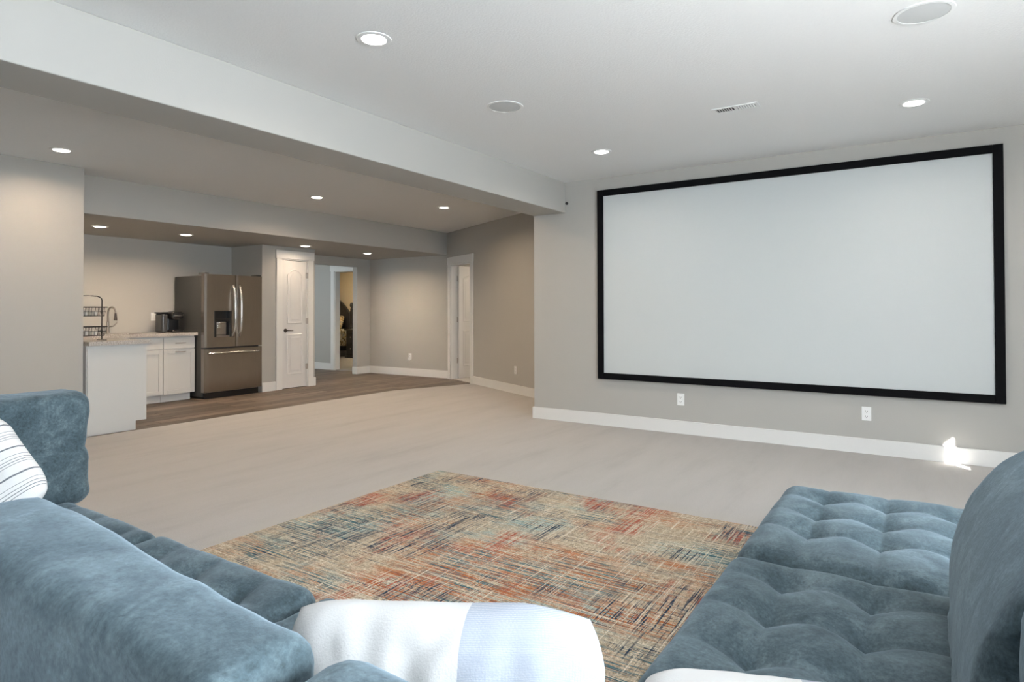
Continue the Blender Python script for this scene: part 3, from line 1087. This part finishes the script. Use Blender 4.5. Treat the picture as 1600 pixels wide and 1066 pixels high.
for k in range(3):
    a = PEN0 + 0.02 + k * 0.53
    dd = box('door', a, a + 0.52, 3.36, 3.372, 0.105, 0.865, 'cabinet', pc)
    boxes('door_frame', [(a, a + 0.055, 3.372, 3.382, 0.105, 0.865), (a + 0.465, a + 0.52, 3.372, 3.382, 0.105, 0.865),
                         (a + 0.055, a + 0.465, 3.372, 3.382, 0.105, 0.16), (a + 0.055, a + 0.465, 3.372, 3.382, 0.81, 0.865)], 'cabinet', dd, 0.002)

SINK = (-8.88, -8.55, 3.72, 4.22)
wt = boxes('worktop', [(KX + 0.001, SINK[0], 2.822, 4.90, CT0, CT1), (SINK[1], -8.41, 2.822, 4.90, CT0, CT1),
                       (SINK[0], SINK[1], 2.822, SINK[2], CT0, CT1), (SINK[0], SINK[1], SINK[3], 4.90, CT0, CT1),
                       (-8.41, -6.935, 2.822, 3.43, CT0, CT1), (-6.935, -6.745, 2.842, 3.43, CT0, CT1)], 'granite')
tag(wt, 'speckled grey granite worktop over the white cabinets', 'countertop')
sk = boxes('sink', [(SINK[0] + 0.001, SINK[0] + 0.008, SINK[2] + 0.001, SINK[3] - 0.001, 0.74, CT0 + 0.02), (SINK[1] - 0.008, SINK[1] - 0.001, SINK[2] + 0.001, SINK[3] - 0.001, 0.74, CT0 + 0.02),
                    (SINK[0] + 0.008, SINK[1] - 0.008, SINK[2] + 0.001, SINK[2] + 0.008, 0.74, CT0 + 0.02), (SINK[0] + 0.008, SINK[1] - 0.008, SINK[3] - 0.008, SINK[3] - 0.001, 0.74, CT0 + 0.02),
                    (SINK[0] + 0.008, SINK[1] - 0.008, SINK[2] + 0.008, SINK[3] - 0.008, 0.74, 0.748)], 'chrome')
tag(sk, 'stainless steel sink sunk into the granite worktop', 'sink')

# faucet
fc = empty('faucet', (-8.95, 3.99, CT1), 'tall nickel gooseneck faucet behind the sink', 'faucet')
lathe('base', [(0.0, 0.001), (0.028, 0.001), (0.026, 0.012), (0.017, 0.03), (0.015, 0.16), (0.0, 0.161)], (-8.95, 3.99, CT1), 'nickel', fc, 20)
pts = [(-8.95, 3.99, CT1 + 0.15), (-8.95, 3.99, CT1 + 0.27)]
for k in range(1, 11):
    a = math.pi * k / 10
    pts.append((-8.95 + 0.06 * (1 - math.cos(a)) * 0.8, 3.99 + 0.05 * (1 - math.cos(a)) * 0.5, CT1 + 0.27 + 0.08 * math.sin(a)))
tube('spout', pts, 0.011, 'nickel', fc, 10)
ex = pts[-1]
lathe('spray_head', [(0.0, 0.0), (0.012, 0.0), (0.014, -0.03), (0.020, -0.085), (0.017, -0.095), (0.0, -0.095)], ex, 'bronze', fc, 16)
tube('lever', [(-8.95, 3.99, CT1 + 0.09), (-8.93, 4.05, CT1 + 0.10), (-8.92, 4.09, CT1 + 0.15)], [0.009, 0.008, 0.006], 'nickel', fc, 8)

# coffee maker
cm = empty('coffee_maker', (-8.78, 4.72, CT1), 'black pod coffee maker with smoky water tank on the worktop', 'coffee maker')
cx, cy = -8.78, 4.73
rounded_block('body', cx - 0.15, cx + 0.02, cy - 0.07, cy + 0.11, CT1 + 0.002, CT1 + 0.285, 0.03, 'blackplastic', cm, 0.02)
rounded_block('head', cx - 0.02, cx + 0.15, cy - 0.065, cy + 0.105, CT1 + 0.18, CT1 + 0.292, 0.035, 'blackplastic', cm, 0.02)
rounded_block('drip_tray', cx + 0.0, cx + 0.15, cy - 0.06, cy + 0.10, CT1 + 0.001, CT1 + 0.04, 0.012, 'blackplastic', cm, 0.02)
rounded_block('water_tank', cx - 0.14, cx + 0.06, cy - 0.155, cy - 0.075, CT1 + 0.002, CT1 + 0.262, 0.022, 'smoke', cm, 0.02)
rounded_block('tank_lid', cx - 0.145, cx + 0.065, cy - 0.16, cy - 0.07, CT1 + 0.263, CT1 + 0.285, 0.008, 'blackplastic', cm, 0.02)
tube('handle', [(cx + 0.14, cy - 0.05, CT1 + 0.25), (cx + 0.165, cy - 0.04, CT1 + 0.235), (cx + 0.168, cy + 0.02, CT1 + 0.232), (cx + 0.165, cy + 0.08, CT1 + 0.235), (cx + 0.14, cy + 0.09, CT1 + 0.25)], 0.007, 'nickel', cm, 8)

# wire rack with two tiers
rx, ry0, ry1 = -7.10, 2.845, 3.108
rk = empty('wire_rack', (rx, (ry0 + ry1) / 2, CT1), 'two tier black wire basket rack on the peninsula by the wall end', 'rack')
hp_ = [(rx, ry1, CT1 + 0.004)]
for k in range(0, 9):
    a = math.pi / 2 * k / 8
    hp_.append((rx, ry1 - 0.06 + 0.06 * math.cos(a), 1.335 + 0.045 * math.sin(a)))
hp_ += [(rx, p[1], p[2]) for p in [(0, (ry0 + ry1) / 2, 1.385)]]
for k in range(8, -1, -1):
    a = math.pi / 2 * k / 8
    hp_.append((rx, ry0 + 0.06 - 0.06 * math.cos(a), 1.335 + 0.045 * math.sin(a)))
hp_.append((rx, ry0, CT1 + 0.004))
tube('hoop', hp_, 0.006, 'wire', rk, 8)
for zb in (0.975, 1.175):
    bm = bmesh.new()
    for zz, ins in ((zb + 0.09, 0.0), (zb + 0.045, 0.01), (zb, 0.02)):
        a0, a1, b0, b1 = rx - 0.13 + ins, rx + 0.13 - ins, ry0 + 0.006 + ins, ry1 - 0.006 - ins
        add_tube(bm, [(a0, b0, zz), (a1, b0, zz), (a1, b1, zz), (a0, b1, zz)], 0.0045 if ins == 0 else 0.003, 6, True)
    for k in range(9):
        xx = rx - 0.11 + 0.0275 * k
        add_tube(bm, [(xx, ry0 + 0.008, zb + 0.09), (xx, ry0 + 0.024, zb), (xx, ry1 - 0.024, zb), (xx, ry1 - 0.008, zb + 0.09)], 0.002, 5)
    for k in range(8):
        yy = ry0 + 0.03 + 0.029 * k
        add_tube(bm, [(rx - 0.128, yy, zb + 0.09), (rx - 0.11, yy, zb), (rx + 0.11, yy, zb), (rx + 0.128, yy, zb + 0.09)], 0.002, 5)
    finish('basket', bm, 'wire', rk)
for yy in (ry0, ry1):
    box('foot', rx - 0.10, rx + 0.10, yy - 0.004, yy + 0.004, CT1 + 0.001, CT1 + 0.008, 'wire', rk)
for zb, tier in ((0.978, 'lower'), (1.178, 'upper')):
    for k in range(6):
        px_, py_ = rx - 0.07 + 0.07 * (k % 3), ry0 + 0.085 + 0.085 * (k // 3)
        o = lathe('coffee_pod', [(0.0, 0.0), (0.018, 0.0), (0.023, 0.043), (0.026, 0.044), (0.026, 0.047), (0.0, 0.047)], (px_, py_, zb + 0.003), 'podwhite', None, 14)
        tag(o, 'small pale coffee pod in the %s wire basket' % tier, 'coffee pod', 'coffee pods in the %s basket' % tier)

# refrigerator
FX0, FXB, FX1 = -9.0, -8.325, -8.235
FYa, FYb, FYm = 4.897, 5.797, 5.366
fr = empty('refrigerator', (-8.6, (FYa + FYb) / 2, 0), 'stainless french door refrigerator with water dispenser in the alcove', 'refrigerator')
box('body', FX0, FXB, FYa + 0.004, FYb - 0.004, 0.03, 1.715, 'fridge_side', fr, 0.006)
box('base_grille', FX0 + 0.05, FXB + 0.03, FYa + 0.03, FYb - 0.03, 0.002, 0.085, 'blackplastic', fr)


def fridge_door(name, y0, y1, z0, z1, hole=None):
    """front bows very slightly outward; optional rectangular hole for the dispenser"""
    bm = bmesh.new()
    ys = sorted(set([y0 + (y1 - y0) * k / 14 for k in range(15)] + ([hole[0], hole[1]] if hole else [])))
    zs = sorted(set([z0, z1] + ([hole[2], hole[3]] if hole else [])))
    mid, half = (FYa + FYb) / 2, (FYb - FYa) / 2

    def fx(y):
        e = min(y - y0, y1 - y)
        rnd = 0.006 * (1 - min(1, e / 0.008)) ** 2
        return FX1 - 0.010 * ((y - mid) / half) ** 2 - rnd
    vf = {(i, j): bm.verts.new((fx(y), y, z)) for i, y in enumerate(ys) for j, z in enumerate(zs)}
    vb = {(i, j): bm.verts.new((FXB + 0.004, y, z)) for i, y in enumerate(ys) for j, z in enumerate(zs)}
    for i in range(len(ys) - 1):
        for j in range(len(zs) - 1):
            if hole and ys[i] >= hole[0] - 1e-6 and ys[i + 1] <= hole[1] + 1e-6 and zs[j] >= hole[2] - 1e-6 and zs[j + 1] <= hole[3] + 1e-6:
                continue
            bm.faces.new((vf[i, j], vf[i + 1, j], vf[i + 1, j + 1], vf[i, j + 1]))
            bm.faces.new((vb[i, j], vb[i, j + 1], vb[i + 1, j + 1], vb[i + 1, j]))
    ed = [e for e in bm.edges if len(e.link_faces) == 1]
    done = set()
    for e in ed:
        a, b = e.verts
        ka = [k for k, v in vf.items() if v in (a, b)]
        if len(ka) == 2:
            bm.faces.new((vf[ka[0]], vf[ka[1]], vb[ka[1]], vb[ka[0]]))
    o = finish(name, bm, 'steel', fr)
    return o


HOLE = (5.036, 5.299, 0.857, 1.224)
dl = fridge_door('left_door', FYa, FYm - 0.004, 0.715, 1.735, HOLE)
dr_ = fridge_door('right_door', FYm + 0.004, FYb, 0.715, 1.735)
dz = fridge_door('freezer_drawer', FYa, FYb, 0.095, 0.695)
dsp = box('dispenser', FXB + 0.006, FXB + 0.02, HOLE[0] + 0.001, HOLE[1] - 0.001, HOLE[2] + 0.001, HOLE[3] - 0.001, 'blackplastic', fr)
for a, b in ((HOLE[0] + 0.001, HOLE[0] + 0.03), (HOLE[1] - 0.03, HOLE[1] - 0.001)):
    box('dispenser_frame', FXB + 0.02, FX1 + 0.002, a, b, HOLE[2] + 0.001, HOLE[3] - 0.001, 'blackplastic', dsp)
box('control_strip', FXB + 0.02, FX1 - 0.004, HOLE[0] + 0.031, HOLE[1] - 0.031, HOLE[3] - 0.15, HOLE[3] - 0.105, 'blackplastic', dsp)
box('back_plate', FXB + 0.021, FXB + 0.035, HOLE[0] + 0.06, HOLE[1] - 0.05, HOLE[2] + 0.03, HOLE[3] - 0.16, 'nickel', dsp, 0.004)
box('paddle', FXB + 0.036, FXB + 0.055, HOLE[0] + 0.07, HOLE[0] + 0.12, HOLE[2] + 0.12, HOLE[3] - 0.18, 'chrome', dsp, 0.006)
box('spout', FXB + 0.02, FXB + 0.07, HOLE[0] + 0.09, HOLE[1] - 0.08, HOLE[3] - 0.175, HOLE[3] - 0.151, 'chrome', dsp, 0.004)
box('tray', FXB + 0.021, FX1 - 0.01, HOLE[0] + 0.031, HOLE[1] - 0.031, HOLE[2] + 0.002, HOLE[2] + 0.02, 'nickel', dsp)


def arc_handle(parent, p0, p1, bow, r, n=12):
    p0, p1 = Vector(p0), Vector(p1)
    pts_ = []
    for k in range(n + 1):
        u = k / n
        q = p0.lerp(p1, u) + Vector((0.012 + bow * (1 - (2 * u - 1) ** 4), 0, 0))
        pts_.append(q)
    pts_ = [p0] + pts_ + [p1]
    return tube('handle', pts_, r, 'chrome', parent, 10)


arc_handle(dl, (FX1 - 0.002, FYm - 0.045, 0.86), (FX1 - 0.002, FYm - 0.045, 1.585), 0.05, 0.015)
arc_handle(dr_, (FX1 - 0.002, FYm + 0.05, 0.86), (FX1 - 0.002, FYm + 0.05, 1.585), 0.05, 0.015)
arc_handle(dz, (FX1 - 0.008, FYa + 0.06, 0.635), (FX1 - 0.008, FYb - 0.06, 0.635), 0.045, 0.015)
for yy in (FYa + 0.04, FYb - 0.04):
    box('hinge_cap', FXB - 0.09, FX1 - 0.02, yy - 0.03, yy + 0.03, 1.736, 1.756, 'fridge_side', fr, 0.004)
box('badge', FX1 - 0.014, FX1 - 0.0085, FYb - 0.075, FYb - 0.045, 1.655, 1.685, 'blackplastic', dr_)

# ------------------------------------------------------------------ wall plates


def wall_plate(name, label, mtx, cat, kind='outlet'):
    """mtx: local x along wall, y out of wall, z up, origin at plate centre on the wall"""
    loc = mtx.translation
    p = empty(name, loc, label, cat, 'white wall plates')
    box('plate', -0.035, 0.035, 0.0005, 0.007, -0.058, 0.058, 'plate', p, 0.002, mtx)
    if kind == 'outlet':
        for dz_ in (-0.022, 0.022):
            f = box('socket', -0.017, 0.017, 0.007, 0.010, dz_ - 0.016, dz_ + 0.016, 'plate', p, 0.003, mtx)
            boxes('slot', [(-0.009, -0.006, 0.0085, 0.0105, dz_ - 0.004, dz_ + 0.007), (0.006, 0.009, 0.0085, 0.0105, dz_ - 0.004, dz_ + 0.006),
                           (-0.003, 0.003, 0.0085, 0.0105, dz_ - 0.012, dz_ - 0.008)], 'slot', f, 0, mtx)
    elif kind == 'switch':
        for dx in (-0.018, 0.018):
            box('rocker', dx - 0.015, dx + 0.015, 0.007, 0.012, -0.033, 0.033, 'plate', p, 0.003, mtx)
    return p


def frame(x, y, z, ox, oy):
    return Matrix(((-oy, ox, 0, x), (ox, oy, 0, y), (0, 0, 1, z), (0, 0, 0, 1)))


wall_plate('wall_outlet', 'white wall outlet under the left part of the projection screen', frame(-1.969, YS, 0.346, 0, -1), 'outlet')
wall_plate('wall_outlet', 'white wall outlet under the right part of the projection screen', frame(-0.382, YS, 0.346, 0, -1), 'outlet')
wall_plate('wall_outlet', 'white wall outlet on the angled wall right of the open door', frame(*(D + t_ * 2.45), 0.35, -n_.x, -n_.y), 'outlet')
wo = wall_plate('wall_outlet', 'white wall outlet with a plugged in night light on the far wall', frame(-8.02, FY, 0.36, 0, -1), 'outlet')
rounded_block('night_light', -8.045, -7.995, FY - 0.05, FY - 0.011, 0.285, 0.345, 0.012, 'plate', wo, 0.012)
sw = wall_plate('light_switch', 'white double switch plate above the worktop by the coffee maker', frame(KX, 4.638, 1.144, 1, 0), 'switch', 'switch')
# sensor on the wall by the beam end
sn = lathe('wall_sensor', [(0.0, 0.0), (0.016, 0.0), (0.016, -0.014), (0.010, -0.022), (0.0, -0.023)], (-3.222, YS - 0.0005, 2.391), 'blackplastic', None, 20, 'y')
tag(sn, 'small round black sensor knob on the wall beside the beam end', 'sensor')

# ------------------------------------------------------------------ ceiling fittings


def downlight(x, y, z, label, warm, power, group):
    d = empty('recessed_light', (x, y, z), label, 'ceiling light', group)
    lathe('trim_ring', [(0.062, -0.001), (0.064, -0.006), (0.088, -0.004), (0.090, -0.0005), (0.0, -0.0005)][:4], (x, y, z), 'plate', d, 36)
    lathe('lens', [(0.0, -0.0125), (0.035, -0.0115), (0.055, -0.0085), (0.0625, -0.004), (0.0625, -0.001), (0.0, -0.001)], (x, y, z), 'lens_warm' if warm else 'lens_cool', d, 36, smooth=False)
    L = lamp('bulb', 'AREA', power, (1.0, 0.77, 0.55) if warm else (1.0, 0.92, 0.82), (0, 0, 0), shape='DISK', size=0.12, spread=math.radians(158))
    L.location = (x, y, z - 0.016)
    L.parent = d
    L.matrix_parent_inverse = Matrix.Translation((-x, -y, -z))
    return d


MAIN_W, LOW_W, SOF_W = 8, 14, 16
for x, y, lb in ((-2.335, 2.29, 'large round recessed light at the top of the main ceiling nearest the beam'),
                 (-2.335, 5.03, 'round recessed light on the main ceiling above the left screen edge'),
                 (-0.02, 5.005, 'round recessed light on the main ceiling above the right part of the screen'),
                 (-0.02, 2.29, 'round recessed light on the main ceiling above the right sofa wing')):
    downlight(x, y, CEIL, lb, False, MAIN_W, 'recessed lights of the main ceiling')
for x, y, lb in ((-6.205, 2.39, 'round recessed light in front of the left wall end behind the beam'),
                 (-6.20, 5.12, 'round recessed light behind the beam in front of the refrigerator'),
                 (-5.387, 6.585, 'round recessed light behind the beam nearest the angled door'),
                 (-4.28, 5.12, 'recessed light hidden by the beam near the screen wall'),
                 (-4.28, 2.39, 'recessed light hidden by the beam near the left wall')):
    downlight(x, y, CEIL, lb, True, LOW_W * (0.85 if y < 3 else 1.3 if y > 6 else 1.0), 'recessed lights behind the beam')
for x, y, lb in ((-8.08, 3.509, 'leftmost recessed light of the kitchen soffit'),
                 (-8.04, 4.521, 'recessed light of the soffit above the handled cabinet'),
                 (-7.93, 6.328, 'recessed light of the soffit above the pantry door'),
                 (-8.06, 7.751, 'recessed light of the soffit in front of the hall opening')):
    downlight(x, y, SZ, lb, True, SOF_W * (0.3 if 6 < y < 7 else 1.75 if y > 7 else 1.0), 'recessed lights of the soffit')

for x, y, lb in ((-2.367, 3.547, 'round grey ceiling speaker between the two left recessed lights'),
                 (0.028, 3.506, 'round grey ceiling speaker at the top right of the ceiling')):
    s = empty('ceiling_speaker', (x, y, CEIL), lb, 'speaker', 'ceiling speakers')
    lathe('rim', [(0.108, -0.0005), (0.108, -0.006), (0.124, -0.005), (0.126, -0.0005)], (x, y, CEIL), 'plate', s, 48)
    lathe('grille', [(0.0, -0.008), (0.06, -0.0075), (0.108, -0.004), (0.108, -0.0005), (0.0, -0.0005)], (x, y, CEIL), 'grille', s, 48)

vt = empty('ceiling_vent', (-1.05, 4.45, CEIL), 'white rectangular slatted air vent in the ceiling', 'vent')
vx0, vx1, vy0, vy1 = -1.205, -0.90, 4.39, 4.51
boxes('frame', [(vx0, vx1, vy0, vy0 + 0.022, CEIL - 0.006, CEIL - 0.0005), (vx0, vx1, vy1 - 0.022, vy1, CEIL - 0.006, CEIL - 0.0005),
                (vx0, vx0 + 0.022, vy0 + 0.022, vy1 - 0.022, CEIL - 0.006, CEIL - 0.0005), (vx1 - 0.022, vx1, vy0 + 0.022, vy1 - 0.022, CEIL - 0.006, CEIL - 0.0005),
                (-1.062, -1.042, vy0 + 0.022, vy1 - 0.022, CEIL - 0.006, CEIL - 0.0005)], 'plate', vt, 0.001)
box('backing', vx0 + 0.02, vx1 - 0.02, vy0 + 0.02, vy1 - 0.02, CEIL - 0.0012, CEIL - 0.0004, 'slot', vt)
for k in range(16):
    x = vx0 + 0.030 + k * 0.0162
    if abs(x + 1.052) < 0.012:
        continue
    tilt = 0.5 if x < -1.05 else -0.5
    mt = Matrix.Translation((x, 0, CEIL - 0.0055)) @ Matrix.Rotation(tilt, 4, 'Y')
    box('slat', -0.0055, 0.0055, vy0 + 0.022, vy1 - 0.022, -0.0007, 0.0007, 'plate', vt, 0, mt)

# ------------------------------------------------------------------ loose pillows


def pillow(name, w, h, t, mat, label, loc, rot, seed, group=None, crease=None, taper=1.0):
    """pillow standing in its local xz plane, thickness along y"""
    n = 44
    verts, faces = [], []
    ids = {}
    for s in (-1, 1):
        for i in range(n + 1):
            for j in range(n + 1):
                u, v = 2 * i / n - 1, 2 * j / n - 1
                edge = i in (0, n) or j in (0, n)
                if edge and s == 1:
                    ids[s, i, j] = ids[-1, i, j]
                    continue
                # sides pull in between the corners
                x = u * w / 2 * (1 - 0.03 * (1 - v * v) * abs(u) ** 3)
                z = v * h / 2 * (1 - 0.03 * (1 - u * u) * abs(v) ** 3)
                x *= 1 - (1 - taper) * (1 - v) / 2
                cr = max(0.0, abs(u) + abs(v) - 1.5) ** 1.3
                x *= 1 - 0.30 * cr
                z *= 1 - 0.30 * cr
                prof_ = max(0.0, (1 - abs(u) ** 2.6)) ** 0.55 * max(0.0, (1 - abs(v) ** 2.6)) ** 0.55
                y = s * t / 2 * prof_
                q = Vector((x * 9 + seed, s * 2.0 + seed, z * 9))
                y += s * 0.010 * prof_ * noise.noise(q) + s * 0.006 * prof_ * noise.noise(q * 3)
                if crease:
                    for ax, pos_, am in crease:
                        c = (u, v)[ax]
                        y -= s * am * math.exp(-abs(c - pos_ - 0.05 * noise.noise(q)) / 0.025) * prof_
                z += 0.006 * noise.noise(Vector((x * 7, seed, 1.0))) * abs(v)
                ids[s, i, j] = len(verts)
                verts.append((x, y, z))
    for s in (-1, 1):
        for i in range(n):
            for j in range(n):
                f = [ids[s, i, j], ids[s, i + 1, j], ids[s, i + 1, j + 1], ids[s, i, j + 1]]
                faces.append(f if s < 0 else f[::-1])
    me = bpy.data.meshes.new(name)
    me.from_pydata(verts, [], faces)
    me.materials.append(M[mat])
    for p in me.polygons:
        p.use_smooth = True
    o = bpy.data.objects.new(name, me)
    o.location = loc
    o.rotation_euler = rot
    COL.objects.link(o)
    return tag(o, label, 'pillow', group)


R = math.radians
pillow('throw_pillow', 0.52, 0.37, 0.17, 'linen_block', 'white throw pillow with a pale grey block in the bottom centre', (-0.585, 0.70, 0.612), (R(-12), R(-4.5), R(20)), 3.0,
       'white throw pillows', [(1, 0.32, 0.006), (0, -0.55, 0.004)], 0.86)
pillow('throw_pillow', 0.44, 0.40, 0.14, 'linen_block', 'white throw pillow peeking up at the bottom edge before the right sofa wing', (-0.17, 0.955, 0.538), (R(-74), R(-3), R(17)), 8.0,
       'white throw pillows')
pillow('throw_pillow', 0.41, 0.41, 0.15, 'linen_stripe', 'white throw pillow with thin grey stripes at the left sofa end', (-2.68, 0.765, 0.625), (R(-36), R(-38), R(62)), 5.0,
       'white throw pillows')

# ------------------------------------------------------------------ bedroom seen through the hall
ns = empty('nightstand', (-12.2, 11.35, 0), 'dark wooden nightstand beside the bed in the far bedroom', 'nightstand')
box('body', -12.37, -11.93, 11.16, 11.56, 0.05, 0.71, 'bedwood', ns, 0.004)
box('top', -12.41, -11.89, 11.12, 11.58, 0.711, 0.75, 'bedwood', ns, 0.006)
box('plinth', -12.40, -11.90, 11.13, 11.57, 0.009, 0.06, 'bedwood', ns, 0.006)
for z in (0.12, 0.41):
    q = box('drawer', -12.34, -11.97, 11.145, 11.159, z, z + 0.26, 'bedwood', ns, 0.005)
    lathe('knob', [(0.0, 0.0), (0.012, 0.0), (0.016, -0.02), (0.0, -0.026)], (-12.18, 11.145, z + 0.13), 'nickel', q, 14, 'y')
bed = empty('bed', (-13.3, 10.6, 0), 'dark wooden bed with finial posts and floral quilt in the far bedroom', 'bed')
for xp in (-12.49, -14.2):
    lathe('post', [(0.0, 0.009), (0.06, 0.009), (0.06, 0.75), (0.045, 0.80), (0.055, 0.95), (0.062, 1.15), (0.04, 1.24), (0.05, 1.27), (0.025, 1.29),
                   (0.05, 1.33), (0.058, 1.37), (0.04, 1.42), (0.0, 1.435)], (xp, 11.46, 0), 'bedwood', bed, 20)
bm = bmesh.new()
pr = []
for k in range(21):
    u = -1 + 2 * k / 20
    pr.append((-13.345 + u * 0.80, 1.10 + 0.5 * math.cos(u * math.pi / 2) ** 0.8))
pr = [(-13.345 - 0.80, 0.3)] + pr + [(-13.345 + 0.80, 0.3)]
va = [bm.verts.new((x, 11.44, z)) for x, z in pr]
vb_ = [bm.verts.new((x, 11.50, z)) for x, z in pr]
bm.faces.new(va)
bm.faces.new(vb_[::-1])
for k in range(len(pr)):
    k2 = (k + 1) % len(pr)
    bm.faces.new((va[k], va[k2], vb_[k2], vb_[k]))
finish('headboard', bm, 'bedwood', bed)
box('side_rail', -14.15, -12.54, 9.5, 11.44, 0.18, 0.34, 'bedwood', bed, 0.01)
rounded_block('quilt', -14.18, -12.52, 9.45, 11.38, 0.28, 0.74, 0.08, 'quilt', bed, 0.06, soft(4.0, 0.02, 3.0))
pillow('bed_pillow', 0.62, 0.42, 0.18, 'quilt', 'patterned bed pillow leaning on the dark headboard in the bedroom', (-12.93, 11.27, 0.90), (R(-20), 0, 0), 2.0)
